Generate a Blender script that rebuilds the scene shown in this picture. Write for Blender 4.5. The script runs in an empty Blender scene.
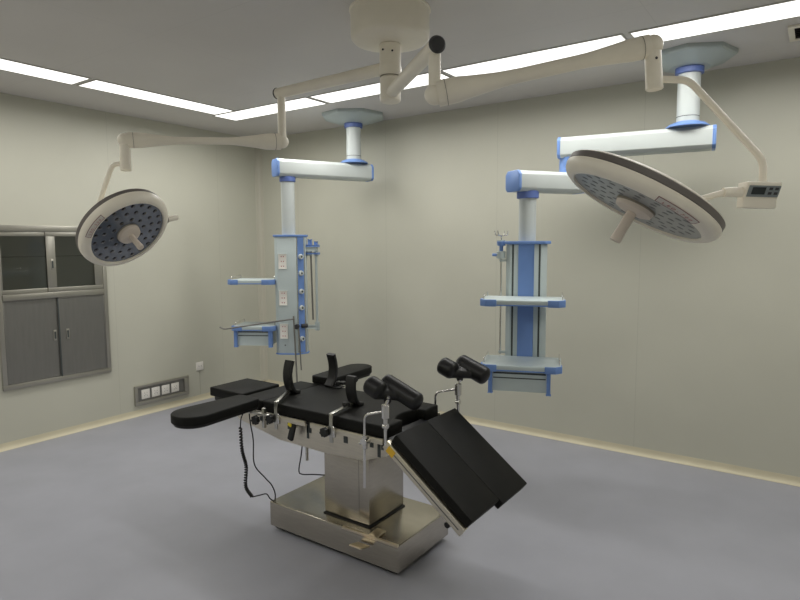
import bpy, bmesh, math, random
from mathutils import Vector, Matrix

random.seed(4)
SC = bpy.context.scene
COL = SC.collection
V = Vector
PI = math.pi

# ------------------------------------------------------------------ materials
def mat(name, col, rough=0.5, metal=0.0, emit=None, estr=0.0, noise=0.0, nscale=6.0, bump=0.0, bscale=80.0,
        spec=0.5, coat=0.0, stretch=None, trans=0.0):
    m = bpy.data.materials.new(name); m.use_nodes = True
    nt = m.node_tree; b = nt.nodes['Principled BSDF']
    b.inputs['Base Color'].default_value = (*col, 1)
    b.inputs['Roughness'].default_value = rough
    b.inputs['Metallic'].default_value = metal
    b.inputs['Specular IOR Level'].default_value = spec
    b.inputs['Coat Weight'].default_value = coat
    b.inputs['Transmission Weight'].default_value = trans
    tc = nt.nodes.new('ShaderNodeTexCoord')
    vec = tc.outputs['Object']
    if stretch:
        mp = nt.nodes.new('ShaderNodeMapping'); mp.inputs['Scale'].default_value = stretch
        nt.links.new(vec, mp.inputs['Vector']); vec = mp.outputs['Vector']
    if noise > 0:
        n = nt.nodes.new('ShaderNodeTexNoise'); n.inputs['Scale'].default_value = nscale
        n.inputs['Detail'].default_value = 4
        nt.links.new(vec, n.inputs['Vector'])
        r = nt.nodes.new('ShaderNodeValToRGB')
        r.color_ramp.elements[0].position = .3; r.color_ramp.elements[1].position = .7
        r.color_ramp.elements[0].color = (*[c*(1-noise) for c in col], 1)
        r.color_ramp.elements[1].color = (*[min(1, c*(1+noise)) for c in col], 1)
        nt.links.new(n.outputs['Fac'], r.inputs['Fac']); nt.links.new(r.outputs['Color'], b.inputs['Base Color'])
    if bump > 0:
        n2 = nt.nodes.new('ShaderNodeTexNoise'); n2.inputs['Scale'].default_value = bscale
        nt.links.new(vec, n2.inputs['Vector'])
        bp = nt.nodes.new('ShaderNodeBump'); bp.inputs['Strength'].default_value = bump
        bp.inputs['Distance'].default_value = .004
        nt.links.new(n2.outputs['Fac'], bp.inputs['Height']); nt.links.new(bp.outputs['Normal'], b.inputs['Normal'])
    if emit:
        b.inputs['Emission Color'].default_value = (*emit, 1); b.inputs['Emission Strength'].default_value = estr
    return m

WALL = (.525, .518, .44)
M_wall = mat('wall_enamel', WALL, .42, noise=.03, nscale=1.5, spec=.4)
M_ceil = mat('ceiling_enamel', (.64, .615, .60), .5, noise=.04, nscale=1.2)
M_floor = mat('floor_vinyl', (.345, .35, .395), .42, noise=.05, nscale=3.0, bump=.03, bscale=30, spec=.4)
M_cove = mat('cove_vinyl', (.62, .57, .42), .5, noise=.05, nscale=5)
M_corner = mat('corner_strip_paint', (.50, .48, .40), .45)
M_lamp = mat('lit_diffuser', (.9, .9, .9), .5, emit=(1.0, .99, .95), estr=1.6)
M_lframe = mat('light_frame_enamel', (.55, .54, .50), .45)
M_cream = mat('cream_enamel', (.86, .81, .70), .38, noise=.03, nscale=9, spec=.45)
M_creamd = mat('brown_joint_rubber', (.30, .27, .22), .6)  # plain brown rubber of the seams, hub ring and grip collar
M_cap = mat('charcoal_plastic', (.03, .03, .034), .5, noise=.1)
M_band = mat('grey_brown_rim_rubber', (.15, .135, .125), .5, noise=.08)
M_lens = mat('blue_grey_lens_plate', (.125, .145, .185), .16, noise=.15, nscale=10, spec=.6, coat=1.0)
M_led = mat('black_led_optic', (.006, .007, .010), .12, spec=.5, coat=1.0)
M_lensglare = mat('glare_toned_lens_plate', (.33, .34, .335), .32, noise=.06, nscale=14, spec=.5)  # larger lamp's plate: grazing reflection of the room put into a paler colour
M_ledglare = mat('glare_toned_led_optic', (.16, .165, .165), .3, spec=.5)  # its LED optics, lightened in colour to match that reflection
M_grip = mat('cream_grip', (.68, .60, .52), .5)
M_label = mat('label_white', (.66, .63, .58), .5)
M_red = mat('label_red_ink', (.42, .16, .15), .6)
M_maroon = mat('label_dark_red_ink', (.20, .07, .08), .6)
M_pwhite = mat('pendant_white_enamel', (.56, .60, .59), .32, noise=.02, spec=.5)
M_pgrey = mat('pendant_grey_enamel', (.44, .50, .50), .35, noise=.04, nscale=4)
M_phead = mat('pale_blue_aluminium', (.50, .57, .575), .35, noise=.03, nscale=4)
M_blue = mat('blue_plastic', (.16, .28, .60), .4, noise=.04)
M_navy = mat('deep_blue_plastic', (.11, .17, .44), .4)
M_slot = mat('dark_channel', (.05, .06, .06), .5)
M_socket = mat('outlet_white', (.80, .77, .72), .45)
M_steel = mat('brushed_steel', (.52, .51, .47), .28, metal=1.0, noise=.08, nscale=8, stretch=(1, 1, 14))
M_steelw = mat('warm_brushed_steel', (.50, .465, .40), .25, metal=1.0, noise=.07, nscale=7, stretch=(2, 2, 18))
M_frame = mat('light_brushed_steel', (.72, .67, .56), .36, metal=1.0, noise=.06, nscale=7, stretch=(2, 2, 14))
M_brass = mat('warm_polished_steel', (.78, .68, .52), .3, metal=1.0)
M_cabs = mat('cabinet_dark_steel', (.25, .245, .23), .40, metal=.8, noise=.04, nscale=5, stretch=(1, 9, 1))
M_cabf = mat('cabinet_frame_steel', (.40, .385, .34), .36, metal=.8, noise=.06, nscale=6)
M_chrome = mat('chrome', (.72, .71, .69), .18, metal=1.0)
M_pad = mat('black_leatherette', (.008, .008, .0072), .55, noise=.12, nscale=14, bump=.12, bscale=220, spec=.16)
M_padside = mat('black_foam_edge', (.011, .011, .012), .6, bump=.1, bscale=180)
M_rubber = mat('black_rubber', (.010, .010, .010), .55)
M_rubm = mat('moulded_black_plastic', (.008, .008, .0085), .40, spec=.4)
M_glass = mat('cabinet_glass', (.20, .23, .22), .05, spec=.5)
M_cabin = mat('cabinet_interior', (.46, .46, .43), .5)
M_yellow = mat('yellow_sticker', (.72, .44, .03), .5)
M_yell2 = mat('yellow_tip', (.75, .62, .05), .5)
M_display = mat('display_dark', (.025, .032, .035), .2)
M_panel = mat('control_panel_grey', (.22, .25, .26), .4)
M_ventd = mat('vent_dark', (.05, .04, .035), .6)

# cabinet glass: a real, thin, slightly dark reflective pane
def glass_mat():
    m = M_glass; nt = m.node_tree; out = nt.nodes['Material Output']
    g = nt.nodes.new('ShaderNodeBsdfGlossy'); g.inputs['Roughness'].default_value = .06
    t = nt.nodes.new('ShaderNodeBsdfTransparent'); t.inputs['Color'].default_value = (.76, .77, .75, 1)
    f = nt.nodes.new('ShaderNodeFresnel'); f.inputs['IOR'].default_value = 1.5
    mx = nt.nodes.new('ShaderNodeMixShader')
    nt.links.new(f.outputs[0], mx.inputs[0]); nt.links.new(t.outputs[0], mx.inputs[1]); nt.links.new(g.outputs[0], mx.inputs[2])
    nt.links.new(mx.outputs[0], out.inputs['Surface'])
glass_mat()

# wall panels: fine vertical joints every 1.2 m, in the enamel of the panels themselves
def joints(m, axis, pitch, off, col, dark=.86, w=.0035):
    nt = m.node_tree; b = nt.nodes['Principled BSDF']
    tc = nt.nodes.new('ShaderNodeTexCoord'); sp = nt.nodes.new('ShaderNodeSeparateXYZ')
    nt.links.new(tc.outputs['Object'], sp.inputs[0])
    def mth(op, a, bb):
        n = nt.nodes.new('ShaderNodeMath'); n.operation = op
        if isinstance(a, (int, float)): n.inputs[0].default_value = a
        else: nt.links.new(a, n.inputs[0])
        n.inputs[1].default_value = bb
        return n.outputs[0]
    fac = None
    for ax in axis:
        v = mth('ADD', sp.outputs[ax], 50*pitch + off)
        v = mth('MODULO', v, pitch); v = mth('LESS_THAN', v, w)
        if fac is None: fac = v
        else:
            n = nt.nodes.new('ShaderNodeMath'); n.operation = 'MAXIMUM'
            nt.links.new(fac, n.inputs[0]); nt.links.new(v, n.inputs[1]); fac = n.outputs[0]
    mix = nt.nodes.new('ShaderNodeMix'); mix.data_type = 'RGBA'
    lk = b.inputs['Base Color'].links[0].from_socket
    nt.links.new(fac, mix.inputs['Factor']); nt.links.new(lk, mix.inputs[6])
    mix.inputs[7].default_value = (*[c*dark for c in col], 1)
    nt.links.new(mix.outputs[2], b.inputs['Base Color'])
joints(M_wall, 'XY', 1.18, -.6, WALL)
joints(M_ceil, 'XY', 1.18, .27, (.64, .615, .60), dark=.9)

# ------------------------------------------------------------------ mesh builder
def frame(z, xh=(0, 0, 1)):
    z = V(z).normalized(); x = V(xh); x = (x - z*x.dot(z))
    if x.length < 1e-6: x = V((1, 0, 0)) - z*z.x
    x.normalize(); y = z.cross(x)
    return Matrix((x, y, z)).transposed()

def fillet(pts, rad, n=6):
    pts = [V(p) for p in pts]; out = [pts[0]]
    for i in range(1, len(pts)-1):
        p = pts[i]; a = pts[i-1]-p; b = pts[i+1]-p
        r = min(rad, a.length*.45, b.length*.45)
        A = p + a.normalized()*r; B = p + b.normalized()*r
        for k in range(n+1):
            t = k/n; out.append(A*(1-t)**2 + p*2*t*(1-t) + B*t*t)
    out.append(pts[-1]); return out

def spline(pts, n=8):
    P = [V(p) for p in pts]; P = [P[0]*2-P[1]] + P + [P[-1]*2-P[-2]]; out = []
    for i in range(1, len(P)-2):
        for k in range(n):
            t = k/n; a, b, c, d = P[i-1:i+3]
            out.append(.5*((2*b) + (c-a)*t + (2*a-5*b+4*c-d)*t*t + (3*b-a-3*c+d)*t**3))
    out.append(P[-2]); return out

class MB:
    def __init__(s): s.bm = bmesh.new()
    def _bev(s, vs, w, seg):
        if w <= 0: return
        es = list({e for v in vs for e in v.link_edges})
        es = [e for e in es if len(e.link_faces) == 2 and e.calc_face_angle(0) > .5]
        bmesh.ops.bevel(s.bm, geom=es, offset=w, segments=seg, profile=.5, affect='EDGES', clamp_overlap=True)
    def box(s, c, d, rot=None, bev=.004, seg=2):
        r = bmesh.ops.create_cube(s.bm, size=1); vs = r['verts']; R = rot or Matrix.Identity(3)
        for v in vs: v.co = R @ V((v.co.x*d[0], v.co.y*d[1], v.co.z*d[2])) + V(c)
        s._bev(vs, bev, seg); return s
    def span(s, lo, hi, bev=.004, seg=2):
        lo, hi = V(lo), V(hi); return s.box((lo+hi)/2, hi-lo, None, bev, seg)
    def prism(s, poly, a, b, M=None, bev=.0, seg=2):
        """polygon (u,v) pushed from w=a to w=b; M maps (u,v,w) to the world (Matrix 4x4)."""
        M = M or Matrix.Identity(4)
        lo = [s.bm.verts.new(M @ V((u, v, a))) for u, v in poly]; hi = [s.bm.verts.new(M @ V((u, v, b))) for u, v in poly]
        n = len(poly); s.bm.faces.new(lo[::-1]); s.bm.faces.new(hi)
        for i in range(n): s.bm.faces.new((lo[i], lo[(i+1) % n], hi[(i+1) % n], hi[i]))
        s.bm.normal_update(); s._bev(lo+hi, bev, seg); return s
    def lathe(s, prof, M, seg=48):
        rings = []
        for r, z in prof:
            if r < 1e-6: rings.append([s.bm.verts.new(M @ V((0, 0, z)))])
            else: rings.append([s.bm.verts.new(M @ V((r*math.cos(2*PI*k/seg), r*math.sin(2*PI*k/seg), z))) for k in range(seg)])
        for a, b in zip(rings, rings[1:]):
            for k in range(seg):
                j = (k+1) % seg
                if len(a) == 1 and len(b) == 1: continue
                if len(a) == 1: s.bm.faces.new((a[0], b[j], b[k]))
                elif len(b) == 1: s.bm.faces.new((a[k], a[j], b[0]))
                else: s.bm.faces.new((a[k], a[j], b[j], b[k]))
        return s
    def cyl(s, p0, p1, r0, r1=None, seg=24, bev=.002):
        p0, p1 = V(p0), V(p1); r1 = r0 if r1 is None else r1; h = (p1-p0).length
        M = Matrix.Translation(p0) @ frame(p1-p0, (1, .1, .2)).to_4x4()
        b = min(bev, r0*.4, r1*.4, h*.4)
        return s.lathe([(0, 0), (r0-b, 0), (r0, b), (r1, h-b), (r1-b, h), (0, h)], M, seg)
    def tube(s, pts, r, seg=12, cap=True, prof=None):
        """round tube along a path; r may be a list; prof(k)->(x,y) gives another section."""
        pts = [V(p) for p in pts]; n = len(pts); rs = r if isinstance(r, (list, tuple)) else [r]*n
        t0 = (pts[1]-pts[0]).normalized(); x = V((0, 0, 1)); x = x - t0*x.dot(t0)
        if x.length < .05: x = V((1, 0, 0)) - t0*t0.x
        x.normalize(); rings = []
        for i, p in enumerate(pts):
            t = (pts[min(i+1, n-1)] - pts[max(i-1, 0)]).normalized(); x = (x - t*x.dot(t)).normalized(); y = t.cross(x)
            ring = []
            for k in range(seg):
                a = 2*PI*k/seg; u, w = (math.cos(a)*rs[i], math.sin(a)*rs[i]) if prof is None else prof(i, a)
                ring.append(s.bm.verts.new(p + x*u + y*w))
            rings.append(ring)
        for a, b in zip(rings, rings[1:]):
            for k in range(seg): s.bm.faces.new((a[k], a[(k+1) % seg], b[(k+1) % seg], b[k]))
        if cap: s.bm.faces.new(rings[0][::-1]); s.bm.faces.new(rings[-1])
        return s
    def build(s, name, m, parent=None, ang=35):
        off = WORLD.get(parent.name, V()) if parent else V()
        bmesh.ops.recalc_face_normals(s.bm, faces=s.bm.faces)
        me = bpy.data.meshes.new(name)
        for v in s.bm.verts: v.co -= off
        s.bm.to_mesh(me); s.bm.free()
        me.materials.append(m)
        me.polygons.foreach_set('use_smooth', [True]*len(me.polygons)); me.set_sharp_from_angle(angle=math.radians(ang))
        o = bpy.data.objects.new(name, me); COL.objects.link(o)
        if parent: o.parent = parent; WORLD[o.name] = off.copy()
        return o

WORLD = {}
def thing(name, loc, label, cat, group=None):
    o = bpy.data.objects.new(name, None); COL.objects.link(o); o.location = loc; o.empty_display_size = .1
    WORLD[o.name] = V(loc); o['label'] = label; o['category'] = cat
    if group: o['group'] = group
    return o
def struct(o): o['kind'] = 'structure'; return o

def text_part(txt, size, M, name, m, parent, depth=.0004):
    cu = bpy.data.curves.new(name, 'FONT'); cu.body = txt; cu.size = size; cu.align_x = 'CENTER'; cu.align_y = 'CENTER'; cu.extrude = depth
    to = bpy.data.objects.new(name, cu); COL.objects.link(to)
    bpy.context.view_layer.update()
    me = bpy.data.meshes.new_from_object(to.evaluated_get(bpy.context.evaluated_depsgraph_get()))
    bpy.data.objects.remove(to)
    off = WORLD[parent.name]
    for v in me.vertices: v.co = M @ v.co - off
    me.materials.clear(); me.materials.append(m)
    o = bpy.data.objects.new(name, me); COL.objects.link(o); o.parent = parent; WORLD[o.name] = off.copy()
    return o

# ------------------------------------------------------------------ the room
H, RX, RY = 2.8, 6.9, -5.6
struct(MB().span((-.15, RY-.15, -.1), (RX+.15, .15, 0), 0).build('floor', M_floor))
struct(MB().span((-.15, RY-.15, H), (RX+.15, .15, H+.1), 0).build('ceiling', M_ceil))
struct(MB().span((-.15, RY, 0), (0, .15, H), 0).build('wall_left', M_wall))
struct(MB().span((0, 0, 0), (RX, .15, H), 0).build('wall_back', M_wall))
struct(MB().span((RX, RY, 0), (RX+.15, .15, H), 0).build('wall_right', M_wall))
struct(MB().span((-.15, RY-.15, 0), (RX+.15, RY, H), 0).build('wall_front', M_wall))
# coved vinyl skirting
cove = [(0, 0), (.030, 0), (.030, .002), (.020, .004), (.012, .010), (.006, .020), (.003, .036), (.0025, .056), (0, .056)]
def skirt(name, M, L): struct(MB().prism(cove, 0, L, M).build(name, M_cove))
skirt('baseboard_back', Matrix(((0, 0, 1, 0), (-1, 0, 0, 0), (0, 1, 0, 0), (0, 0, 0, 1))), RX)
skirt('baseboard_left', Matrix(((1, 0, 0, 0), (0, 0, -1, 0), (0, 1, 0, 0), (0, 0, 0, 1))), -RY)
# rounded corner strip, and the shallow cove along the ceiling
cs = [(0, 0), (.06, 0), (.052, .006)] + [(.052-.046*math.sin(a), .052-.046*math.cos(a)) for a in [k*PI/16 for k in range(1, 8)]] + [(.006, .052), (0, .06)]
struct(MB().prism([(x, -y) for x, y in cs], .04, H, None).build('trim_1', M_corner))

# ------------------------------------------------------------------ ceiling light panels
def panel(x0, x1, y0, y1, label, group, power=1.0):
    t = thing('ceiling_light', ((x0+x1)/2, (y0+y1)/2, H), label, 'ceiling light', group)
    f = MB(); w = .012
    for lo, hi in (((x0-w, y0-w), (x1+w, y0)), ((x0-w, y1), (x1+w, y1+w)), ((x0-w, y0), (x0, y1)), ((x1, y0), (x1+w, y1))):
        f.span((*lo, H-.006), (*hi, H), .0015, 1)
    f.build('frame', M_lframe, t)
    MB().span((x0, y0, H-.004), (x1, y1, H), 0).build('diffuser', M_lamp, t)
    la = bpy.data.lights.new('panel_lamp', 'AREA'); la.shape = 'RECTANGLE'; la.size = x1-x0; la.size_y = y1-y0
    la.energy = power*PW*(x1-x0)*(y1-y0)/.29; la.spread = math.radians(SPREAD); la.color = (1, .985, .94)
    lo = bpy.data.objects.new('panel_lamp', la); COL.objects.link(lo); lo.parent = t; lo.location = (0, 0, -.006)
PW, SPREAD = 9.6, 172
LR = 'row of light panels along the left wall'; BR = 'row of light panels along the back wall'
panel(.70, .95, -2.345, -1.13, 'long white light panel of the left row, ending at the room corner', LR, .78)
panel(.70, .95, -3.60, -2.395, 'long white light panel cut off by the left edge of the photo', LR, .78)
panel(.70, .95, -4.85, -3.65, 'white light panel of the left row, behind the viewer', LR, .78)
for (a, b), lb in zip(((.645, 1.79), (1.845, 3.025), (3.075, 4.25), (4.305, 5.48), (5.535, 6.2)),
        ('white light panel of the back row at the room corner, beside the far pendant',
         'white light panel of the back row crossing behind the surgical light spindle',
         'white light panel of the back row running above the larger lamp spring arm',
         'brightest white light panel of the back row, at the top right corner of the photo',
         'white light panel of the back row, past the right edge of the photo')):
    panel(a, b, -1.097, -.845, lb, BR)

for k, (a, b) in enumerate(((-2.3, -1.15), (-3.5, -2.35), (-4.7, -3.55))):  # right row: unseen, added as weak fill for surfaces facing the viewer
    panel(5.95, 6.20, a, b, 'added unseen fill light panel of the right row', 'added unseen row of fill light panels along the right wall', .25)
for k, (a, b) in enumerate(((.99, 2.15), (2.2, 3.36), (3.41, 4.57), (4.62, 5.78))):  # front row: unseen, added to light the lamp arms from the viewer's side
    panel(a, b, -5.10, -4.85, 'added unseen fill light panel of the front row, behind the viewer', 'added unseen row of fill light panels along the front wall', .6)

# ceiling vent at the right edge
t = thing('ceiling_vent', (5.17, -.56, H), 'small cream-framed ceiling vent with dark slats at the right edge of the photo', 'vent')
vx0, vx1, vy0, vy1 = 5.03, 5.34, -.70, -.42
f = MB()
for lo, hi in (((vx0, vy0), (vx1, vy0+.03)), ((vx0, vy1-.03), (vx1, vy1)), ((vx0, vy0+.03), (vx0+.03, vy1-.03)), ((vx1-.03, vy0+.03), (vx1, vy1-.03))):
    f.span((*lo, H-.014), (*hi, H), .003)
f.build('frame', M_cream, t)
MB().span((vx0+.03, vy0+.03, H-.003), (vx1-.03, vy1-.03, H), 0).build('backing', M_ventd, t)
f = MB()
for k in range(6):
    f.box((5.185, vy0+.05+k*.036, H-.008), (.25, .022, .002), Matrix.Rotation(.5, 3, 'X'), 0)
f.build('slats', M_ventd, t)

# ------------------------------------------------------------------ wall cabinet (in the left wall)
t = thing('wall_cabinet', (0, -2.265, .47), 'flush stainless steel wall cabinet with glass doors above and metal doors below', 'cabinet')
Y0, Y1 = -2.715, -1.835
f = MB(); d = .022
f.span((0, Y0, .475), (d, Y1, .515), .003); f.span((0, Y0, 1.735), (d, Y1, 1.785), .003)
f.span((0, Y0, .515), (d, Y0+.035, 1.735), .003); f.span((0, Y1-.035, .515), (d, Y1, 1.735), .003)
f.span((0, Y0+.035, 1.188), (d+.008, Y1-.035, 1.236), .003)
f.build('frame', M_cabf, t)
MB().span((.0005, Y0+.03, .51), (.002, Y1-.03, 1.74), 0).build('interior', M_cabin, t)
MB().span((.002, Y0+.036, 1.530), (.0042, Y1-.036, 1.538), .0005).build('shelf', M_cabs, t)
def sdoor(name, y0, y1, z0, z1, x, fw, inner, hy=None):
    f = MB()
    f.span((x, y0, z0), (x+.008, y1, z0+fw[1]), .0015); f.span((x, y0, z1-fw[1]), (x+.008, y1, z1), .0015)
    f.span((x, y0, z0+fw[1]), (x+.008, y0+fw[0], z1-fw[1]), .0015); f.span((x, y1-fw[0], z0+fw[1]), (x+.008, y1, z1-fw[1]), .0015)
    o = f.build(name, M_cabf if inner is M_glass else M_cabs, t)
    MB().span((x+.002, y0+fw[0]-.002, z0+fw[1]-.002), (x+.005, y1-fw[0]+.002, z1-fw[1]+.002), 0).build('pane' if inner is M_glass else 'door_panel', inner, o)
    if hy is not None:
        zc = (z0+z1)/2 - (.02 if inner is M_glass else -.02)
        h = MB(); h.span((x+.008, hy-.013, zc-.045), (x+.011, hy+.013, zc+.045), .001); h.build('handle', M_cabf, o)
        MB().span((x+.0108, hy-.007, zc-.03), (x+.0113, hy+.007, zc+.03), 0).build('handle_recess', M_slot, o)
sdoor('glass_door', Y0+.037, -2.262, 1.238, 1.733, .0045, (.012, .035), M_glass)
sdoor('glass_door', -2.335, Y1-.037, 1.238, 1.733, .0135, (.072, .035), M_glass, -2.292)
sdoor('metal_door', Y0+.037, -2.262, .517, 1.186, .0045, (.01, .01), M_cabs, -2.30)
sdoor('metal_door', -2.266, Y1-.037, .517, 1.186, .0135, (.01, .01), M_cabs, -2.20)
MB().span((.0225, -2.272, .517), (.0235, -2.262, 1.223), 0).build('door_gap', M_slot, t)

# socket panel low on the left wall
t = thing('socket_panel', (0, -1.327, .095), 'steel framed panel with four white sockets low on the left wall', 'socket panel')
f = MB()
y0, y1, z0, z1 = -1.62, -1.033, .098, .29
f.span((0, y0, z1-.022), (.022, y1, z1), .002); f.span((0, y0, z0), (.022, y1, z0+.035), .002)
f.span((0, y0, z0+.035), (.022, y0+.03, z1-.022), .002); f.span((0, y1-.05, z0+.035), (.022, y1, z1-.022), .002)
f.build('frame', M_cabf, t)
MB().span((0, y0+.03, z0+.035), (.006, y1-.05, z1-.022), 0).build('back_plate', M_cabs, t)
for k in range(4):
    yc = -1.508 + k*.107
    o = MB().span((.006, yc-.043, .152), (.014, yc+.043, .243), .004).build('socket', M_socket, t)
    for dy, dz in ((-.012, .012), (.012, .012), (-.014, -.014), (.014, -.014), (0, -.006)): MB().box((.0142, yc+dy, .197+dz), (.001, .003, .009), None, 0).build('pin_slot', M_slot, o)
t = thing('wall_outlet', (0, -.905, .31), 'small white wall outlet with a thin wire below, right of the socket panel', 'outlet')
o = MB().span((0, -.930, .318), (.012, -.843, .404), .004).build('plate', M_socket, t)
for dy in (-.013, .013): MB().box((.0122, -.886+dy, .362), (.001, .004, .014), None, 0).build('pin_slot', M_slot, o)
MB().tube([(.004, -.886, .32), (.004, -.886, .2), (.0045, -.884, .06)], .0025, 8).build('wire', M_wall, t)

# ------------------------------------------------------------------ operating table
T = thing('operating_table', (3.19, -2.235, 0), 'stainless steel operating table with black padded sections, arm boards and leg rests', 'operating table')
bx0, bx1, by0, by1 = 2.744, 3.640, -2.442, -1.962
b = MB().span((bx0, by0, .028), (bx1, by1, .17), .006, 3).build('base', M_steelw, T)
MB().span((bx0+.02, by0+.02, .012), (bx1-.02, by1-.02, .03), .002).build('base_skirt', M_rubber, b)
for x in (bx0+.07, bx1-.07):
    for y in (by0+.06, by1-.06): MB().cyl((x, y, 0), (x, y, .02), .028).build('foot', M_rubber, b)
# brake bar with its two pedals along the near edge
br = MB().box((3.47, by0-.008, .175), (.35, .016, .014), None, .003).build('brake_bar', M_brass, b)
p = MB(); p.box((3.49, by0+.03, .181), (.055, .075, .008), Matrix.Rotation(.05, 3, 'X'), .002)
p.box((3.44, by0-.05, .135), (.075, .075, .008), Matrix.Rotation(-.25, 3, 'X'), .002); p.build('pedal', M_brass, b)
col = MB().span((3.105, -2.375, .18), (3.412, -2.065, .60), .006).build('column', M_steelw, T)
MB().span((3.099, -2.381, .168), (3.418, -2.059, .178), .003).build('column_gasket', M_rubber, col)
MB().span((3.345, -2.3757, .19), (3.3462, -2.374, .56), 0).build('column_seam', M_slot, col)
# side frame under the top
XZ = lambda y: Matrix(((1, 0, 0, 0), (0, 0, -1, 0), (0, 1, 0, 0), (0, 0, 0, 1)))   # (u,v,w) -> (u,-w,v)
fr = [(2.485, .690), (2.485, .645), (2.53, .615), (2.68, .588), (2.86, .555), (3.19, .548), (3.44, .560), (3.585, .61), (3.60, .690)]
sf = MB().prism(fr, 2.025, 2.462, XZ(0), .004).build('side_frame', M_frame, T)
for x, z, w, h in ((2.715, .655, .020, .032), (2.765, .64, .016, .03), (2.935, .655, .018, .05), (3.085, .66, .03, .045), (3.075, .64, .014, .07), (3.335, .655, .026, .05), (3.50, .655, .022, .03), (3.545, .645, .018, .09), (3.565, .655, .014, .03)):
    MB().box((x, -2.463, z), (w, .004, h), None, .001).build('frame_slot', M_slot, sf)
# rails with their spacers
for ys in (-1, 1):
    yr = -2.5035 if ys < 0 else -1.985
    for xa, xb in ((2.50, 3.10), (3.135, 3.60)):
        r = MB(); r.span((xa, yr-.006, .684), (xb, yr+.006, .712), .002)
        for x in (xa+.05, xb-.05): r.cyl((x, -2.455 if ys < 0 else -2.03, .698), (x, yr, .698), .009)
        r.build('side_rail', M_frame, T)
# table top plates and mattresses
tp = MB(); tp.span((2.50, -2.480, .686), (3.595, -2.01, .696), .002); tp.build('top_plate', M_rubm, T)
MB().span((2.585, -2.487, .696), (2.757, -2.015, .764), .010, 3).build('neck_mattress', M_pad, T)
cut = [(2.760, -2.487), (3.603, -2.487), (3.603, -2.345)] + [(3.555-.025*math.sin(k*PI/6), -2.345+.205*k/6) for k in range(0, 7)] + [(3.603, -2.14), (3.603, -2.010), (2.760, -2.010)]
MB().prism(cut, .696, .766, None, .009, 3).build('body_mattress', M_pad, T)
# head section
hd = MB().span((2.175, -2.395, .688), (2.480, -2.095, .744), .008, 3).build('head_pad', M_pad, T)
MB().span((2.195, -2.375, .660), (2.48, -2.115, .690), .003).build('head_plate', M_rubm, hd)
for y in (-2.33, -2.16): MB().cyl((2.36, y, .672), (2.56, y, .672), .010).build('head_rod', M_chrome, hd)
MB().span((2.30, -2.32, .640), (2.52, -2.17, .662), .004).build('head_bracket', M_steelw, hd)

# leg section, sloping down from the seat end
ang = math.atan2(.61, .793); hx, hz = 3.663, .741
def LM():   # local (s along the slope, t up out of it) , w -> -y
    c, sn = math.cos(ang), math.sin(ang)
    return Matrix(((c, sn, 0, hx), (0, 0, -1, 0), (-sn, c, 0, hz), (0, 0, 0, 1)))
def legbox(mb, s0, s1, t0, t1, ya, yb, bev=.006, seg=2):
    return mb.prism([(s0, t0), (s1, t0), (s1, t1), (s0, t1)], -yb, -ya, LM(), bev, seg)
lp = legbox(MB(), .0, .51, -.048, 0, -2.49, -2.2203, .005, 2).build('leg_pad', M_pad, T)
legbox(MB(), .0, .532, -.048, 0, -2.220, -1.935, .005, 2).build('leg_pad', M_pad, T)
legbox(MB(), .01, .505, -.062, -.048, -2.478, -1.965, .002).build('leg_plate', M_steelw, lp)
for ya, yb in ((-2.505, -2.474), (-1.968, -1.945)):
    f = MB(); legbox(f, -.012, .512, -.096, -.050, ya, yb, .003)
    lr = f.build('leg_rail', M_frame, T)
    f = MB(); yy = ya-.001 if ya < -2.2 else yb+.001
    legbox(f, .03, .49, -.076, -.072, yy, yy+.002, 0, 1); f.build('rail_groove', M_slot, lr)
f = MB(); legbox(f, -.05, .03, -.125, -.064, -2.468, -2.03, .004); f.build('leg_hinge', M_rubm, T)
st = MB(); legbox(st, .012, .058, -.094, -.058, -2.5066, -2.5052, 0, 1); st.build('warning_sticker', M_yellow, T)
c, sn = math.cos(ang), math.sin(ang)
kx, kz = hx + .44*c - .112*sn, hz - .44*sn - .112*c
MB().cyl((kx, -2.50, kz), (kx, -2.47, kz), .014).build('leg_knob', M_rubm, T)
bo = MB().cyl((3.575, -2.490, .698), (3.575, -2.498, .698), .008)
bo.build('hinge_bolt', M_chrome, T)

def star_knob(mb, c, ax, r=.022, h=.02):
    M = Matrix.Translation(V(c)) @ frame(ax).to_4x4()
    poly = [(r*(1+.10*math.cos(7*a))*math.cos(a), r*(1+.10*math.cos(7*a))*math.sin(a)) for a in [2*PI*k/56 for k in range(56)]]
    mb.prism(poly, 0, h, M, .002, 1); return mb

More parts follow.
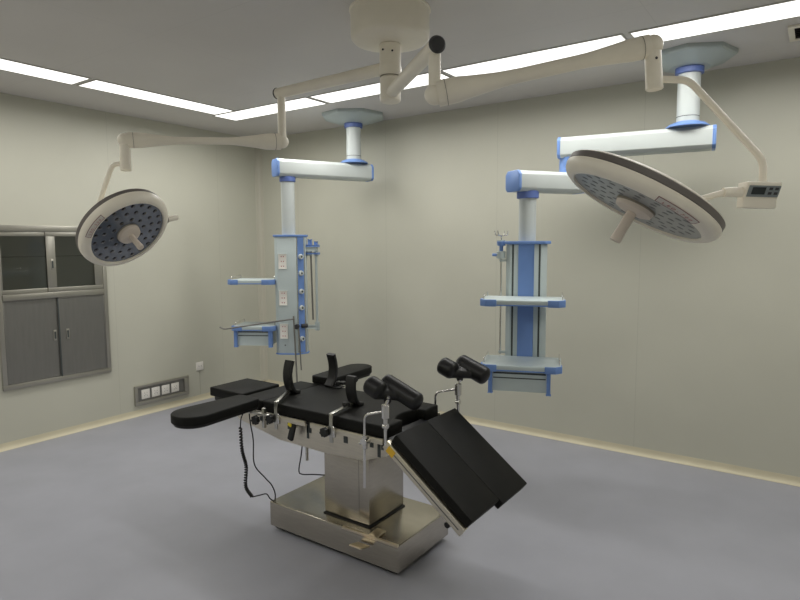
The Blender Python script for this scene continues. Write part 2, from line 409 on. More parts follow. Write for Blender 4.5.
# side supports: a clamp on the rail, an L-shaped bar and a curved upright pad
def support(x, side, ypad, ztop, dx, knob_on_bar=False):
    yr = -2.517 if side < 0 else -1.972; sg = side
    base = MB(); xp = x+dx
    base.span((x-.011, min(yr, yr+sg*.008), .640), (x+.011, max(yr, yr+sg*.008), .790), .002)
    v = V((dx, ypad+sg*.03-yr, 0)); base.box(V((x, yr, .785))+v/2, (.022, v.length+.012, .010), Matrix.Rotation(math.atan2(-v.x*sg*-1, abs(v.y))*1.0, 3, 'Z'), .002)
    o = base.build('side_support', M_steel, T)
    cl = MB(); cl.span((x-.022, yr-.006 if sg < 0 else yr-.008, .668), (x+.022, yr+.008 if sg < 0 else yr+.006, .722), .003); cl.build('rail_clamp', M_chrome, o)
    k = MB(); star_knob(k, (x-.032, yr+sg*.008, .692), (0, sg, 0), .023, .024); k.build('clamp_knob', M_rubber, o)
    if knob_on_bar:
        k = MB(); star_knob(k, (x+dx*.72, ypad+sg*.085, .79), (0, 0, 1), .020, .018); k.build('bar_knob', M_rubber, o)
    # the pad: a curved band, hollow towards the table's middle line
    prof = [(ypad-sg*(.035 if sg < 0 else .010), .772), (ypad, .783), (ypad+sg*.020, .810), (ypad+sg*.031, .845), (ypad+sg*.034, .885), (ypad+sg*.027, .925), (ypad+sg*.014, ztop)]
    P = spline([(xp, y, z) for y, z in prof], 5)
    def sec(i, a):   # rounded rectangle, .026 thick and .066 wide
        cx, cy = math.cos(a), math.sin(a); e = .35
        return (math.copysign(abs(cx)**e, cx)*.012, math.copysign(abs(cy)**e, cy)*.031)
    MB().tube(P, .01, 20, True, sec).build('support_pad', M_rubber, o, 50)
support(2.900, -1, -2.285, .962, -.115)
support(3.292, -1, -2.285, .908, -.040, True)
support(2.858, 1, -2.045, .965, -.0)

# arm boards
def stadium(w0, w1, L, n=14):
    """plan of an arm board: root at v=0 (width w0), rounded tip at v=L (width w1)."""
    p = [(-w0/2+.02, 0), (w0/2-.02, 0), (w0/2-.006, .006), (w0/2, .02)]
    for k in range(n+1):
        a = PI*k/n; p.append((w1/2*math.cos(a), L - w1/2 + w1/2*math.sin(a)))
    return p + [(-w0/2, .02), (-w0/2+.006, .006)]
def arm_board(xc, yroot, side, z, w0, w1, L, lean=0):
    M = Matrix.Translation((xc, yroot, z)) @ Matrix.Rotation(lean, 4, 'Z') @ (Matrix.Identity(4) if side > 0 else Matrix.Rotation(PI, 4, 'Z'))
    o = MB().prism(stadium(w0, w1, L), -.046, 0, M, .007, 3).build('arm_board', M_pad, T)
    MB().prism(stadium(w0-.02, w1-.02, L-.012), -.060, -.0455, M, .003, 2).build('board_plate', M_rubm, o)
    return o
A = arm_board(2.728, -2.545, -1, .800, .165, .215, .47, -.0)
br = MB(); br.span((2.69, -2.535, .700), (2.86, -2.511, .712), .002); br.span((2.705, -2.56, .706), (2.735, -2.515, .745), .003)
br.span((2.795, -2.53, .63), (2.815, -2.512, .74), .003); br.build('arm_clamp', M_steel, A)
k = MB(); star_knob(k, (2.765, -2.535, .672), (0, -1, 0), .024, .024); k.build('clamp_knob', M_rubber, A)
A = arm_board(2.778, -2.03, 1, .814, .175, .185, .47, .05)
br = MB(); br.span((2.75, -2.03, .712), (2.795, -1.965, .724), .002); br.span((2.755, -1.985, .64), (2.79, -1.966, .756), .003)
br.span((2.86, -2.06, .767), (2.94, -2.0, .775), .003); br.build('arm_clamp', M_rubm, A)
k = MB(); k.cyl((2.90, -2.02, .775), (2.90, -2.02, .80), .012); star_knob(k, (2.905, -1.98, .775), (0, 0, 1), .022, .018); k.build('clamp_knob', M_rubber, A)

# leg rests: rod in a rail clamp, knuckle joint and a padded trough
def trough(A, B0, B1, ra=.046, rb=.041):
    """padded leg cradle: a short rounded cheek at A, a long one from B0 to B1, joined by a low saddle."""
    A, B0, B1 = V(A), V(B0), V(B1); d = (B1-B0).normalized(); lo = V((0, 0, -.012))
    mb = MB()
    def capsule(p, q, r, n=8):
        h = (q-p).length; pr = [(r*math.sin(k*PI/2/n), -r*.55*math.cos(k*PI/2/n)) for k in range(n+1)] + [(r*math.sin((n-k)*PI/2/n), h+r*.55*math.cos((n-k)*PI/2/n)) for k in range(n+1)]
        pr[0] = (0, pr[0][1]); pr[-1] = (0, pr[-1][1]); mb.lathe(pr, Matrix.Translation(p) @ frame(q-p).to_4x4(), 24)
    capsule(A-d*.02, A+d*.035, ra)
    capsule(B0, B1, rb)
    capsule(A+d*.0+lo, B0+d*.03+lo, .030); capsule(A+d*.03+lo*1.2, B0+d*.07+lo*1.2, .028); capsule(A+d*.03+lo*1.5, B0+d*.11+lo*.8, .026)
    me = bpy.data.meshes.new('tmp'); bmesh.ops.recalc_face_normals(mb.bm, faces=mb.bm.faces); mb.bm.to_mesh(me); mb.bm.free()
    o = bpy.data.objects.new('tmp', me); COL.objects.link(o)
    r = o.modifiers.new('r', 'REMESH'); r.mode = 'VOXEL'; r.voxel_size = .005
    k = o.modifiers.new('k', 'SMOOTH'); k.factor = .5; k.iterations = 6
    bpy.context.view_layer.update()
    m2 = bpy.data.meshes.new_from_object(o.evaluated_get(bpy.context.evaluated_depsgraph_get()))
    bpy.data.objects.remove(o)
    mb = MB(); mb.bm.from_mesh(m2); return mb
def leg_rest(xr, side, jx, jy, jz, A, B0, B1, ra, rb):
    pad = V(A)*.5 + V(B0)*.3 + V(B1)*.2
    yr = -2.53 if side < 0 else -1.958
    r = MB(); r.tube(fillet([(xr-.006, yr, .462), (xr, yr, jz-.028), (jx, jy, jz)], .025), .0065, 12)
    o = r.build('leg_rest', M_chrome, T)
    c = MB(); c.cyl((xr, yr-side*.028, .692), (xr, yr+side*.014, .692), .019); c.cyl((xr-.030, yr+side*.004, .678), (xr-.005, yr+side*.004, .690), .008)
    c.cyl((xr, yr, .655), (xr, yr, .722), .012); c.build('rail_clamp', M_chrome, o)
    j = MB(); j.cyl((jx, jy, jz-.034), (jx, jy, jz+.030), .019); j.cyl((jx, jy, jz-.075), (jx, jy, jz-.03), .011)
    j.cyl((jx-.012, jy, jz-.072), (jx+.012, jy, jz-.072), .014)
    j.tube([(jx, jy, jz-.07), (jx+.001, jy, jz-.165)], .0085, 12)
    j.tube([(jx, jy, jz+.02), (jx+.012, jy+.006, jz+.060), V(pad)+V((0, 0, -.035))], .008, 12); j.build('knuckle_joint', M_chrome, o)
    MB().tube([(jx+.010, jy+.005, jz+.046), V(pad)+V((0, 0, -.02))], [.016, .026], 14).build('cradle_bracket', M_rubm, o)
    trough(A, B0, B1, ra, rb).build('cradle', M_rubm, o, 80)
leg_rest(3.512, -1, 3.613, -2.502, .848, (3.54, -2.493, .951), (3.555, -2.411, .957), (3.728, -2.414, .891), .047, .045)
leg_rest(3.553, 1, 3.672, -1.92, .842, (3.616, -1.949, .958), (3.650, -1.845, .968), (3.788, -1.846, .915), .049, .050)

# release handle, cords and short drop bar
lv = MB(); lv.box((2.995, -2.50, .634), (.034, .020, .095), Matrix.Rotation(.30, 3, 'Y'), .006); lh = lv.build('release_handle', M_rubber, T)
MB().box((2.990, -2.508, .675), (.026, .012, .016), Matrix.Rotation(.30, 3, 'Y'), .003).build('yellow_tip', M_yell2, lh)
lv = MB(); lv.cyl((2.995, -2.495, .655), (2.995, -2.46, .655), .007); lv.build('handle_pivot', M_chrome, lh)
cb = MB(); path = spline([(2.650, -2.545, .610), (2.658, -2.545, .48), (2.688, -2.545, .392), (2.662, -2.53, .265), (2.695, -2.515, .205)], 40)
coil = []; path = [q - V((.013, 0, 0)) for q in path]; n = len(path)
for i, p in enumerate(path):
    t = (path[min(i+1, n-1)]-path[max(i-1, 0)]).normalized(); x = V((1, 0, 0)); x = (x-t*x.dot(t)).normalized(); y = t.cross(x)
    a = i*2*PI/5.0; coil.append(p + x*.0065*math.cos(a) + y*.0065*math.sin(a))
cb.tube(coil, .0054, 6)
cc = cb.build('coiled_cord', M_rubber, T, 60)
w = MB(); w.tube(spline([(2.662, -2.535, .705), (2.645, -2.545, .66), (2.637, -2.545, .61)], 6), .0035, 8)
w.tube(spline([(2.682, -2.515, .205), (2.715, -2.49, .214), (2.745, -2.465, .220), (2.758, -2.45, .19), (2.765, -2.43, .172)], 6), .0035, 8); w.build('cord_lead', M_rubber, cc)
MB().tube(spline([(2.69, -2.525, .69), (2.712, -2.535, .63), (2.735, -2.54, .55), (2.727, -2.53, .41), (2.775, -2.50, .335), (2.80, -2.475, .29), (2.80, -2.45, .23), (2.775, -2.43, .172)], 8), .0036, 8).build('power_cord', M_rubber, T)
MB().tube(spline([(2.91, -2.33, .56), (2.902, -2.34, .45), (2.885, -2.345, .35), (2.91, -2.345, .333), (3.0, -2.345, .352), (3.11, -2.345, .372)], 8), .0036, 8).build('looped_cord', M_rubber, T)
MB().box((2.965, -2.36, .50), (.013, .013, .14), None, .002).build('drop_bar', M_steel, T)

# ------------------------------------------------------------------ double surgical light
S = thing('surgical_light', (3.395, -2.145, H), 'cream double-dome surgical light hanging from a ceiling drum over the operating table', 'surgical light')
ax = V((3.395, -2.145, 0))
I4 = Matrix.Translation(ax)
drum = MB().lathe([(0, H), (.206, H), (.206, H-.010), (.200, H-.012), (.200, H-.125), (.197, H-.142), (.188, H-.153), (.172, H-.158), (.06, H-.168), (0, H-.168)], I4, 64).build('ceiling_drum', M_cream, S)
sp = MB(); sp.cyl(ax+V((0, 0, 2.52)), ax+V((0, 0, 2.63)), .055); sp.cyl(ax+V((0, 0, 2.475)), ax+V((0, 0, 2.522)), .057)
sp.cyl(ax+V((0, 0, 2.345)), ax+V((0, 0, 2.4735)), .053, None, 24, .008); spo = sp.build('spindle', M_cream, S)
b = MB(); b.cyl(ax+V((0, 0, 2.4725)), ax+V((0, 0, 2.4755)), .0535)
b.build('spindle_seam', M_creamd, spo)
b = MB()
for dx, dz in ((-.035, 2.59), (.012, 2.585)): b.cyl(ax+V((dx*.82+.031, dx*.57-.045, dz)), ax+V((dx*.82+.034, dx*.57-.050, dz)), .005)
b.build('spindle_screw', M_cap, spo)

def arm_pair(p0, p1, zlow, cap_r=.034):
    """horizontal arm from the spindle to p1, then the post that drops from its end."""
    d = (p1-p0).normalized()
    a = MB().tube([p0, p0.lerp(p1, .5), p1+d*.03], .031, 20).build('extension_arm', M_cream, S)
    MB().cyl(p1+d*.026, p1+d*.046, cap_r, cap_r*.92, 28, .006).build('end_cap', M_cap, a)
    q = V((p1.x, p1.y, zlow))
    post = MB().cyl(p1, q+V((0, 0, .0)), .0235, .025, 24).build('post', M_cream, S)
    return q
def spring_arm(q, e, ro=.036, ri=.020):
    """waisted spring arm from the elbow under the post to the elbow above the lamp."""
    d = e-q; L = d.length; n = 28
    d0 = d.normalized()*.012; pts = [q+d0+(d-d0*2)*(i/n) for i in range(n+1)]
    def rr(u):
        if u < .10: return ro*1.15
        if u < .34: return ro*1.15 + (ri-ro*1.15)*((u-.10)/.24)**.8
        if u < .70: return ri
        if u < .92: return ri + (ro-ri)*((u-.70)/.22)**1.2
        return ro
    def sec(i, a):
        u = i/n; r = rr(u); return (math.cos(a)*r*1.05, math.sin(a)*r*.95)
    o = MB().tube(pts, .03, 24, True, sec).build('spring_arm', M_cream, S, 50)
    for p, r in ((q, ro*.98), (e, ro*.95)):
        MB().lathe([(0, -r)] + [(r*math.cos(a), r*math.sin(a)) for a in [(-.5+k/12)*PI for k in range(1, 12)]] + [(0, r)], Matrix.Translation(p), 24).build('elbow', M_cream, S)
    dd = d.normalized()
    sm = MB()
    for u, r in ((.045, ro*1.15), (L-.042, ro)): sm.lathe([(r*1.06, -.0012), (r*1.085, -.0012), (r*1.085, .0012), (r*1.06, .0012)], Matrix.Translation(q+dd*u) @ frame(dd, (0, 0, 1)).to_4x4(), 32)
    sm.build('arm_seam', M_creamd, o)
    return o

def lamp_head(c, n, R, rings, label_ang, txt, lf, rl, th, mp, ml):
    """round LED head; local z = the direction it shines, c = centre of its face."""
    F = Matrix.Translation(V(c)) @ frame(n).to_4x4()
    t = th
    hd = MB().lathe([(lf*R, -.012), (lf*R, 0), ((lf+.015)*R, .002), (.90*R, -.001), (.955*R, -.010*t-.002), (.985*R, -.024*t), (R, -.040*t), (R*1.0, -.048*t), (.96*R, -.050*t), (.9*R, -.050*t)], F, 96).build('lamp_head', M_cream, S, 50)
    MB().lathe([(.90*R, -.046*t), (.985*R, -.0485*t), (.998*R, -.052*t), (.995*R, -.074*t), (.97*R, -.078*t), (.9*R, -.078*t)], F, 96).build('rim_band', M_band, hd, 50)
    MB().lathe([(.97*R, -.077*t), (.975*R, -.080*t), (.90*R, -.092*t), (.6*R, -.108*t), (.25*R, -.118*t), (0, -.118*t)], F, 64).build('back_cover', M_cream, hd, 50)
    MB().lathe([(0, -.010), (.2*R, -.010), (.6*R, -.010), (lf*R+.001, -.010), (lf*R+.001, -.014)], F, 64).build('lens_plate', mp, hd)
    lm = None
    for r, cnt, ph in rings:
        for k in range(cnt):
            a = 2*PI*k/cnt + ph; p = F @ V((r*R*math.cos(a), r*R*math.sin(a), -.0105))
            if lm is None:
                lo = MB().lathe([(0, .002), (rl*.8, .0015), (rl, 0), (rl, -.002), (0, -.002)], Matrix.Translation(V(c)) @ frame(n).to_4x4(), 18).build('led_lens', ml, hd)
                lm = lo.data
            else:
                lo = bpy.data.objects.new('led_lens', lm); COL.objects.link(lo); lo.parent = hd; WORLD[lo.name] = WORLD[hd.name]
            lo.location = p - V(c)
    h = MB().lathe([(0, -.008), (.235*R, -.008), (.245*R, -.002), (.23*R, .014*t), (.17*R, .022*t), (0, .024*t)], F, 40).build('handle_hub', M_grip, hd)
    MB().lathe([(0, .022*t), (.060*R, .022*t), (.066*R, .05*R/.34), (.062*R, .10*R/.34), (.070*R, .150*R/.34), (.064*R, .158*R/.34), (0, .159*R/.34)], F, 28).build('handle', M_grip, hd)
    MB().lathe([(.235*R, -.009), (.252*R, -.009), (.252*R, -.0015), (.235*R, -.0015)], F, 40).build('hub_ring', M_creamd, hd)
    # name plate on the sloping ring
    a0 = label_ang; rr = .925*R
    half = .30; lab = MB(); ink = MB(); segs = 12
    def ringpt(r, a, z): return F @ V((r*R*math.cos(a), r*R*math.sin(a), z))
    def zt(r):
        pr = [(lf+.015, .002), (.90, -.001), (.955, -.010*t-.002), (.985, -.024*t)]
        for (r0, z0), (r1, z1) in zip(pr, pr[1:]):
            if r0 <= r <= r1: return z0+(z1-z0)*(r-r0)/(r1-r0)
        return pr[-1][1]
    def strip(mb, r0, r1, aa, ab, lift):
        k = 14; ra = [r0, (r0+r1)/2, r1]; grid = []
        for i in range(k+1):
            a = aa+(ab-aa)*i/k; grid.append([mb.bm.verts.new(ringpt(r, a, zt(r)+lift)) for r in ra])
        for g0, g1 in zip(grid, grid[1:]):
            for j in range(len(ra)-1): mb.bm.faces.new((g0[j], g0[j+1], g1[j+1], g1[j]))
    strip(lab, .865, .950, a0-half, a0+half, .0012)
    pl = lab.build('name_plate', M_label, hd)
    strip(ink, .860, .869, a0-half, a0+half, .0018); strip(ink, .946, .955, a0-half, a0+half, .0018)
    strip(ink, .860, .955, a0-half-.010, a0-half, .0018); strip(ink, .860, .955, a0+half, a0+half+.010, .0018)
    ink.build('plate_border', M_maroon, pl)
    rr = .907*R; chars = list(txt); 
    zz = zt(.907)+.0026
    for i, ch in enumerate(chars):
        if ch == ' ': continue
        a = a0 + -(i-(len(chars)-1)/2)*.070
        rad = F.to_3x3() @ V((math.cos(a), math.sin(a), -.12)); rad.normalize()
        tan = F.to_3x3() @ V((-math.sin(a), math.cos(a), 0)) * -1
        up = rad
        nn = tan.cross(up)
        M = Matrix.Translation(F @ V((rr*math.cos(a), rr*math.sin(a), zz))) @ Matrix((tan, up, nn)).transposed().to_4x4()
        text_part(ch, .072*R, M, 'lettering', M_red, pl, .0003)
    return hd, F

# left (smaller) lamp
p0 = ax+V((0, 0, 2.52)); p1 = V((2.570, -2.112, 2.52)); q = arm_pair(p0, p1, 2.235)
e = V((2.130, -2.848, 2.189)); spring_arm(q, e, .040, .020)
eb = MB(); eb.cyl(e+V((0, 0, .0)), e+V((.006, -.004, -.165)), .027, .029, 24, .004); eb.build('lamp_post', M_cream, S)
nL = V((.759, .108, -.642)); cL = V((2.174, -2.875, 1.684)); RL = .251
backL = cL - nL*.085
ft = MB().tube(fillet([e+V((.0, 0, -.125)), e+V((-.055, -.045, -.128)), V((2.00, -2.955, 1.80)), backL+V((-.0, -.0, -.02))], .04), .013, 14).build('fork_tube', M_cream, S)
hdL, FL = lamp_head(cL, nL, RL, [(.36, 10, .2), (.55, 16, .1), (.73, 22, 0)], 1.39, 'LED-500', .82, .0128, .95, M_lens, M_led)
rd = FL.to_3x3() @ V((math.cos(-1.30), math.sin(-1.30), 0))
st = MB(); pc = cL - nL*.05 + rd*RL*.985
st.cyl(pc, pc+rd*.018, .020); st.build('grip_collar', M_creamd, hdL)
st = MB(); st.cyl(pc+rd*.016, pc+rd*.085, .017, .015); st.build('side_grip', M_cream, hdL)

# right (larger) lamp
p0 = ax+V((0, 0, 2.39)); p1 = V((3.966, -2.640, 2.385)); q = arm_pair(p0, p1, 2.205)
e = V((4.672, -2.213, 2.369)); spring_arm(q, e, .041, .026)
eb = MB(); eb.cyl(e+V((.0, 0, 0)), e+V((.012, .004, -.165)), .030, .032, 24, .004); eb.build('lamp_post', M_cream, S)
b = MB(); fw = V((.572, -.815, 0)); b.cyl(e+V((.004, 0, -.055))+fw*.029, e+V((.004, 0, -.055))+fw*.033, .005); b.build('post_screw', M_cap, S)
ft = MB().tube(fillet([e+V((.01, 0, -.125)), V((4.79, -2.137, 2.240)), V((5.038, -2.004, 1.935)), V((5.040, -2.010, 1.84))], .035, 8), .0135, 14).build('fork_tube', M_cream, S)
nR = V((-.419, -.258, -.871)); cR = V((4.647, -2.297, 1.757)); RR = .309
hdR, FR = lamp_head(cR, nR, RR, [(.32, 9, .2), (.45, 14, .1), (.58, 19, 0), (.70, 24, .1)], -1.79, 'LED-700', .835, .0145, .93, M_lensglare, M_ledglare)
# control box hanging from the fork, and the yoke arm into the lamp
xr = V((.819, .574, 0)); fd = V((.572, -.815, 0)); bc = V((5.030, -2.025, 1.803))
CM = Matrix((xr, fd, V((0, 0, 1)))).transposed().to_4x4()
CM = Matrix.Translation(bc) @ CM @ Matrix.Rotation(.03, 4, 'Y')
prof = [(-.028, .046), (.040, .046), (.040, .034), (.018, -.012), (.014, -.050), (-.028, -.050)]   # (depth, z)
MX = CM @ Matrix(((0, 0, 1, 0), (1, 0, 0, 0), (0, 1, 0, 0), (0, 0, 0, 1)))
bxo = MB().prism(prof, -.066, .062, MX, .004, 2).build('control_box', M_cream, S)
sl = V((0, .040-.018, .034+.012)).normalized(); nn = V((0, sl.z, -sl.y))
PM = CM @ Matrix.Translation((0, .030, .0115)) @ Matrix(((1, 0, 0), (0, nn.y, sl.y), (0, nn.z, sl.z))).to_4x4()
def onpanel(name, u, w, du, dw, m, lift):
    b = MB(); r = bmesh.ops.create_cube(b.bm, size=1)
    for v in r['verts']: v.co = PM @ V((u+v.co.x*du, lift+v.co.y*.002, w+v.co.z*dw))
    return b.build(name, m, bxo)
onpanel('control_panel', 0, 0, .118, .044, M_panel, .0008)
onpanel('display', -.020, .002, .050, .028, M_display, .002)
for i in range(2):
    for j in range(2): onpanel('button', .024+.022*i, -.007+.018*j, .013, .010, M_cap, .002)
g = MB(); g.tube([bc+xr*-.05+V((0, 0, .012)), bc+xr*-.135+V((0, 0, .010))], [.020, .018], 16); g.tube([bc+xr*-.13+V((0, 0, .010)), V((4.80, -2.19, 1.772))], .012, 14); g.build('yoke_arm', M_cream, S)

# ------------------------------------------------------------------ ceiling pendants
def arm_beam(a, b, z, h, w, o0, o1, parent, name='pendant_arm'):
    """box-section arm with blue end caps between the two axes a and b (plan points)."""
    d = (V((*b, 0))-V((*a, 0))).normalized(); s = V((-d.y, d.x, 0)); A = V((*a, z))-d*o0; B = V((*b, z))+d*o1
    M = Matrix((s, V((0, 0, 1)), d)).transposed().to_4x4(); L = (B-A).length
    sec = [(-w/2, -h/2+.02), (-w/2+.02, -h/2), (w/2-.02, -h/2), (w/2, -h/2+.02), (w/2, h/2-.025), (w/2-.025, h/2), (-w/2+.025, h/2), (-w/2, h/2-.025)]
    o = MB().prism(sec, .018, L-.018, Matrix.Translation(A) @ M, .003, 2).build(name, M_pwhite, parent)
    big = [(x*1.03, y*1.03) for x, y in sec]
    for u0, u1 in ((0, .022), (L-.022, L)): MB().prism(big, u0, u1, Matrix.Translation(A) @ M, .004, 2).build('end_cap', M_blue, o)
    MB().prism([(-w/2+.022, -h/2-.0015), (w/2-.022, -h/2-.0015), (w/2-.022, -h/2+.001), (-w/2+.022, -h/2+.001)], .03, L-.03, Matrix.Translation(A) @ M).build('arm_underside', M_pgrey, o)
    return o
def ceiling_mount(x, y, zbot, parent, R=.24, rcol=.075, squash=1.0, rot=0.0):
    M = Matrix.Translation((x, y, 0)) @ Matrix.Rotation(rot, 4, 'Z') @ Matrix.Diagonal((1, squash, 1, 1))
    pl = MB().lathe([(0, H), (R, H), (R, H-.022), (R*.97, H-.032), (R*.48, H-.078), (0, H-.080)], M, 8 if squash < 1.01 else 8).build('ceiling_plate', M_pgrey, parent, 20)
    cl = MB().cyl((x, y, zbot+.03), (x, y, H-.05), rcol, None, 40).build('column', M_pwhite, parent)
    MB().lathe([(rcol, H-.118), (rcol*1.25, H-.115), (rcol*1.25, H-.074), (rcol, H-.072)], Matrix.Translation((x, y, 0)), 40).build('top_ring', M_navy, cl)
    MB().lathe([(rcol+.0005, zbot+.062), (rcol+.001, zbot+.062), (rcol+.001, zbot+.066), (rcol+.0005, zbot+.066)], Matrix.Translation((x, y, 0)), 40).build('column_seam', M_slot, cl)
    MB().lathe([(rcol*1.95, zbot-.004), (rcol*1.95, zbot+.002), (rcol*1.6, zbot+.020), (rcol*1.1, zbot+.032), (rcol*.9, zbot+.036)], Matrix.Translation((x, y, 0)), 40).build('bottom_dome', M_blue, cl)
def collar(x, y, z0, z1, r, parent, m=None): return MB().cyl((x, y, z0), (x, y, z1), r, None, 36, .004).build('collar', m or M_navy, parent)

class Fr:
    """local frame of a pendant head: u to its right, w out of its front, z up."""
    def __init__(s, x, y, n):
        s.o = V((x, y, 0)); s.w = V((*n, 0)).normalized(); s.u = V((-s.w.y, s.w.x, 0)); s.R = Matrix((s.u, s.w, V((0, 0, 1)))).transposed()
    def p(s, u, w, z): return s.o + s.u*u + s.w*w + V((0, 0, z))
    def span(s, mb, lo, hi, bev=.004, seg=2):
        c = [(a+b)/2 for a, b in zip(lo, hi)]; d = [abs(b-a) for a, b in zip(lo, hi)]
        return mb.box(s.p(*c), d, s.R, bev, seg)
    def M(s): return Matrix.Translation(s.o) @ s.R.to_4x4()

def tray(fr, u0, u1, w0, w1, z, parent, name='shelf'):
    """shelf top with blue corner caps and a low front edge; z is the top surface."""
    ch = .035
    poly = [(u0, w0), (u1, w0), (u1, w1-ch), (u1-ch, w1), (u0+ch, w1), (u0, w1-ch)]
    o = MB().prism(poly, z-.028, z, fr.M(), .004, 2).build(name, M_phead, parent)
    MB().prism([(a*1.0, b) for a, b in poly], z-.036, z-.0275, fr.M(), .002, 1).build('shelf_edge', M_blue, o)
    for sgn, uu in ((-1, u0), (1, u1)):
        a = uu; b = uu - sgn*.10
        cp = [(a+sgn*.006, w1-ch-.05), (a+sgn*.006, w1-ch+.002), (a-sgn*(ch-.002), w1+.006), (b, w1+.006), (b, w1-.004), (a-sgn*(ch+.002), w1-.004), (a-sgn*.004, w1-ch), (a-sgn*.004, w1-ch-.05)]
        MB().prism(cp, z-.040, z+.004, fr.M(), .003, 2).build('corner_cap', M_blue, o)
    for sgn, uu in ((-1, u0), (1, u1)):
        rl = MB().tube(fillet([fr.p(uu-sgn*.012, w0+.02, z), fr.p(uu-sgn*.012, w0+.02, z+.028), fr.p(uu-sgn*.012, w1-.09, z+.028), fr.p(uu-sgn*.012, w1-.09, z)], .012), .004, 8)
        rl.build('shelf_rail', M_chrome, o)
    return o
def drawer_unit(fr, u0, u1, w0, w1, z0, z1, parent):
    m = MB(); fr.span(m, (u0+.02, w0, z0), (u1-.02, w1-.02, z1), .004)
    o = m.build('drawer_unit', M_phead, parent)
    for uu in (u0+.012, u1-.012):
        m = MB(); fr.span(m, (uu-.012, w1-.045, z0-.012), (uu+.012, w1+.004, z1), .004); m.build('corner_post', M_blue, o)
    zm = (z0+z1)/2+.02
    m = MB(); fr.span(m, (u0+.03, w1-.020, z1-.020), (u1-.03, w1-.0185, z1-.010), 0); fr.span(m, (u0+.03, w1-.020, zm-.004), (u1-.03, w1-.0185, zm+.003), 0); m.build('drawer_gap', M_slot, o)
    return o
def iv_pole(fr, u, w, z0, z1, parent, hooks=True):
    o = MB().tube([fr.p(u, w, z0), fr.p(u, w, z1+.02)], .0065, 12).build('infusion_pole', M_chrome, parent)
    m = MB(); m.cyl(fr.p(u, w, z1-.005), fr.p(u, w, z1+.045), .030, None, 24); m.cyl(fr.p(u, w, z1+.10), fr.p(u, w, z1+.122), .026, .028, 20)
    m.build('pole_clamp', M_pgrey, o)
    m = MB(); m.cyl(fr.p(u, w, z1+.045), fr.p(u, w, z1+.10), .013); m.cyl(fr.p(u, w, z1+.082), fr.p(u, w, z1+.112), .027, .030, 20); m.cyl(fr.p(u-.025, w, z1+.02), fr.p(u-.06, w, z1+.02), .010); m.build('clamp_knob', M_blue, o)
    if hooks:
        m = MB()
        for a in (0, PI/2, PI, 3*PI/2):
            du, dw = math.cos(a+.4), math.sin(a+.4)
            m.tube(fillet([fr.p(u, w, z1+.12), fr.p(u, w, z1+.15), fr.p(u+du*.045, w+dw*.045, z1+.155), fr.p(u+du*.05, w+dw*.05, z1+.185)], .01, 4), .0035, 8)
        m.build('hooks', M_chrome, o)
    return o

# far pendant, near the room corner
P1 = thing('medical_pendant', (1.668, -.36, H), 'blue and white ceiling pendant near the room corner, with one arm and an outlet column', 'ceiling pendant')
c1 = (1.680, -.356); e1 = (1.402, -.932)
ceiling_mount(*c1, 2.365, P1, R=.295, rcol=.067, rot=.2)
arm_beam(e1, c1, 2.283, .145, .165, .115, .165, P1)
collar(*e1, 2.165, 2.21, .070, P1)
MB().cyl((*e1, 1.70), (*e1, 2.17), .059, None, 36).build('drop_tube', M_pwhite, P1)
f1 = Fr(*e1, (.50, -.866))
hexa = [(-.115, -.09), (-.115, .06), (-.085, .082), (.075, .082), (.150, .012), (.150, -.045), (.115, -.09)]
hd = MB().prism(hexa, .662, 1.688, f1.M(), .004, 2).build('service_column', M_phead, P1)
MB().prism([(u*1.08, w*1.10) for u, w in hexa], 1.688, 1.706, f1.M(), .003, 2).build('top_plate', M_blue, hd)
MB().prism([(u*1.06, w*1.08) for u, w in hexa], .650, .662, f1.M(), .003, 2).build('bottom_plate', M_blue, hd)
# blue socket strip on the chamfered side
cdir = V((.075, -.07, 0)).normalized(); cn = V((.07, .075, 0)).normalized(); cm = V((.1125, .047, 0))
def cham(mb, s0, s1, z0, z1, t0, t1, bev=.002):
    S2 = Matrix((f1.u*cdir.x+f1.w*cdir.y, f1.u*cn.x+f1.w*cn.y, V((0, 0, 1)))).transposed()
    c = f1.p(*(cm+cdir*((s0+s1)/2)+cn*((t0+t1)/2)).xy, (z0+z1)/2)
    return mb.box(c, (s1-s0, t1-t0, z1-z0), S2, bev)
cham(MB(), -.028, .030, .67, 1.685, -.002, .003).build('socket_strip', M_blue, hd)
m = MB(); cham(m, -.040, -.035, .67, 1.68, -.001, .004); cham(m, .036, .041, .67, 1.68, -.001, .004); m.build('strip_edge', M_chrome, hd)
for z in (1.515, 1.37, 1.21, 1.065, .79):
    c = f1.p(*(cm+cn*.002).xy, z); dr = (f1.u*cn.x+f1.w*cn.y)
    g = MB().cyl(c, c+dr*.022, .024, .020, 20).build('gas_socket', M_pwhite, hd)
    MB().cyl(c+dr*.0215, c+dr*.024, .009, None, 14).build('socket_port', M_slot, g)
for z in (1.475, 1.155, .86):
    m = MB(); f1.span(m, (-.072, .080, z-.064), (-.002, .088, z+.064), .003); so = m.build('outlet', M_socket, hd)
    for k in range(3):
        for du in (-.010, .010):
            m = MB(); f1.span(m, (-.037+du-.004, .0875, z-.042+k*.042-.005), (-.037+du+.004, .0885, z-.042+k*.042+.005), 0); m.build('pin_slot', M_red, so)
m = MB(); m.cyl(f1.p(-.03, .081, .735), f1.p(-.03, .084, .735), .006); m.build('screw', M_cap, hd)
tray(f1, -.53, -.118, -.22, .12, 1.312, hd)
tray(f1, -.50, -.118, -.20, .14, .905, hd)
drawer_unit(f1, -.475, -.140, -.20, .13, .735, .870, hd)
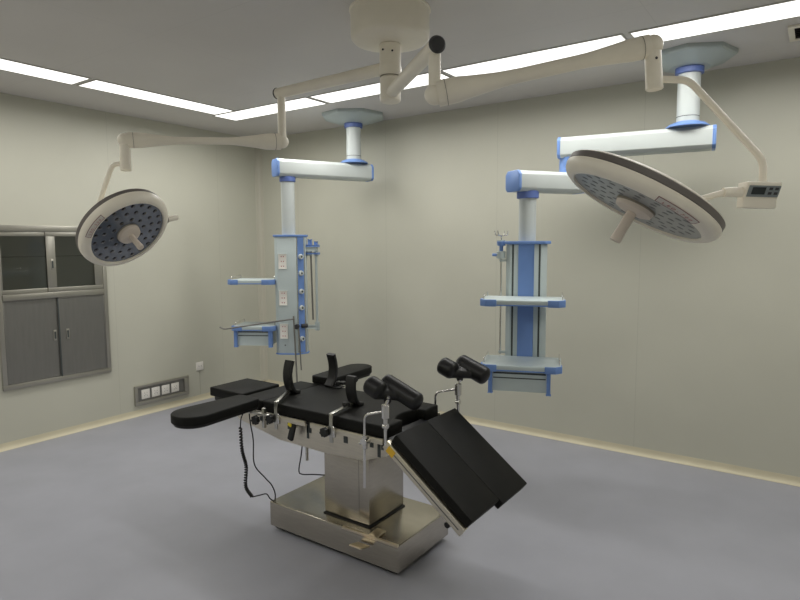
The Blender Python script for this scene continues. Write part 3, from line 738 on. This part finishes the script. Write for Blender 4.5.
# twin rods at its right
m = MB(); f1.span(m, (.150, -.06, 1.56), (.245, .0, 1.60), .004); m.cyl(f1.p(.235, -.03, 1.52), f1.p(.235, -.03, 1.575), .022); m.cyl(f1.p(.175, -.03, 1.52), f1.p(.175, -.03, 1.56), .024); f1.span(m, (.150, -.05, .87), (.25, -.01, .90), .004); m.cyl(f1.p(.235, -.03, .855), f1.p(.235, -.03, .93), .022)
rb = m.build('rod_bracket', M_pgrey, hd)
m = MB(); f1.span(m, (.155, -.065, 1.535), (.262, .006, 1.548), .004); f1.span(m, (.155, -.065, 1.60), (.26, .004, 1.616), .004); f1.span(m, (.165, -.06, 1.615), (.195, -.02, 1.665), .004); f1.span(m, (.222, -.05, 1.615), (.248, -.02, 1.645), .004); m.build('bracket_cover', M_blue, rb)
MB().tube([f1.p(.188, -.03, 1.53), f1.p(.200, -.02, .95)], .008, 12).build('rod', M_cabs, rb)
MB().tube([f1.p(.235, -.03, 1.53), f1.p(.235, -.03, .92)], .011, 12).build('rod', M_pgrey, rb)
# holder bar clipped to the front
k = MB(); k.cyl(f1.p(.085, .09, .905), f1.p(.085, .13, .905), .022); k.cyl(f1.p(.115, .06, .905), f1.p(.16, .03, .905), .018)
hb = k.build('holder_clamp', M_cap, hd)
MB().tube([f1.p(.062, .125, 1.0), f1.p(.085, .14, .42)], .0075, 12).build('holder_rod', M_cabs, hb)
MB().tube([f1.p(.10, .10, .89), f1.p(.118, .115, .52)], .006, 12).build('holder_rod', M_cabs, hb)
MB().tube(fillet([f1.p(.07, .14, .978), f1.p(-.50, .30, .905), f1.p(-.53, .31, .925)], .02), .007, 10).build('holder_arm', M_cabs, hb)

# near pendant, right
P2 = thing('medical_pendant', (4.50, -.45, H), 'blue and white ceiling pendant at right, with two jointed arms and two shelves', 'ceiling pendant')
c2 = (4.506, -.448); j2 = (3.785, -.556); e2 = (3.598, -.842)
ceiling_mount(*c2, 2.355, P2, R=.265, rcol=.067, rot=.1)
arm_beam(j2, c2, 2.278, .140, .165, .075, .165, P2)
collar(*j2, 2.10, 2.215, .072, P2, M_blue)
arm_beam(e2, j2, 2.038, .135, .165, .125, .09, P2)
collar(*e2, 1.925, 1.975, .074, P2)
MB().cyl((*e2, 1.63), (*e2, 1.96), .058, None, 36).build('drop_tube', M_pwhite, P2)
f2 = Fr(*e2, (.35, -.937))
prf = [(-.135, -.10), (-.135, .055), (-.105, .085), (.105, .085), (.135, .055), (.135, -.10)]
hd = MB().prism(prf, .74, 1.618, f2.M(), .004, 2).build('service_column', M_phead, P2)
MB().prism([(u*1.18, w*1.18) for u, w in prf], 1.618, 1.638, f2.M(), .003, 2).build('top_plate', M_blue, hd)
m = MB(); f2.span(m, (-.052, .083, .83), (.052, .088, 1.617), .002); m.build('blue_panel', M_blue, hd)
m = MB()
for u in (-.088, .088): f2.span(m, (u-.006, .0845, .83), (u+.006, .0858, 1.617), 0)
m.build('channel', M_slot, hd)
tray(f2, -.265, .250, .088, .42, 1.268, hd)
sh = tray(f2, -.258, .238, .088, .44, .857, hd)
drawer_unit(f2, -.21, .175, .06, .43, .690, .820, hd)
iv_pole(f2, -.17, .05, .86, 1.525, hd)
m = MB(); f2.span(m, (-.18, .03, 1.50), (-.13, .06, 1.515), .002); f2.span(m, (-.18, .03, .868), (-.13, .06, .88), .002); m.build('pole_bracket', M_pgrey, hd)

# ------------------------------------------------------------------ camera
cam = bpy.data.cameras.new('camera'); co = bpy.data.objects.new('camera', cam); COL.objects.link(co)
h, p, r = .61177, .0952, -.0046
Fw = V((-math.sin(h)*math.cos(p), math.cos(h)*math.cos(p), -math.sin(p))); rt = V((math.cos(h), math.sin(h), 0)); up = rt.cross(Fw)
Rx = rt*math.cos(r) + up*math.sin(r); U = -rt*math.sin(r) + up*math.cos(r)
M = Matrix((Rx, U, -Fw)).transposed().to_4x4(); M.translation = V((5.221, -4.671, 1.626)); co.matrix_world = M
cam.sensor_fit = 'HORIZONTAL'; cam.sensor_width = 36; cam.lens = 36*592.15/800; cam.clip_start = .05
SC.camera = co

# ------------------------------------------------------------------ world and view
w = bpy.data.worlds.new('world'); SC.world = w; w.use_nodes = True
w.node_tree.nodes['Background'].inputs[0].default_value = (.5, .5, .5, 1); w.node_tree.nodes['Background'].inputs[1].default_value = .02
SC.view_settings.view_transform = 'Standard'; SC.view_settings.look = 'None'; SC.view_settings.exposure = 0.12; SC.view_settings.gamma = 1
SC.view_settings.use_curve_mapping = False
SC.cycles.max_bounces = 10; SC.cycles.diffuse_bounces = 6
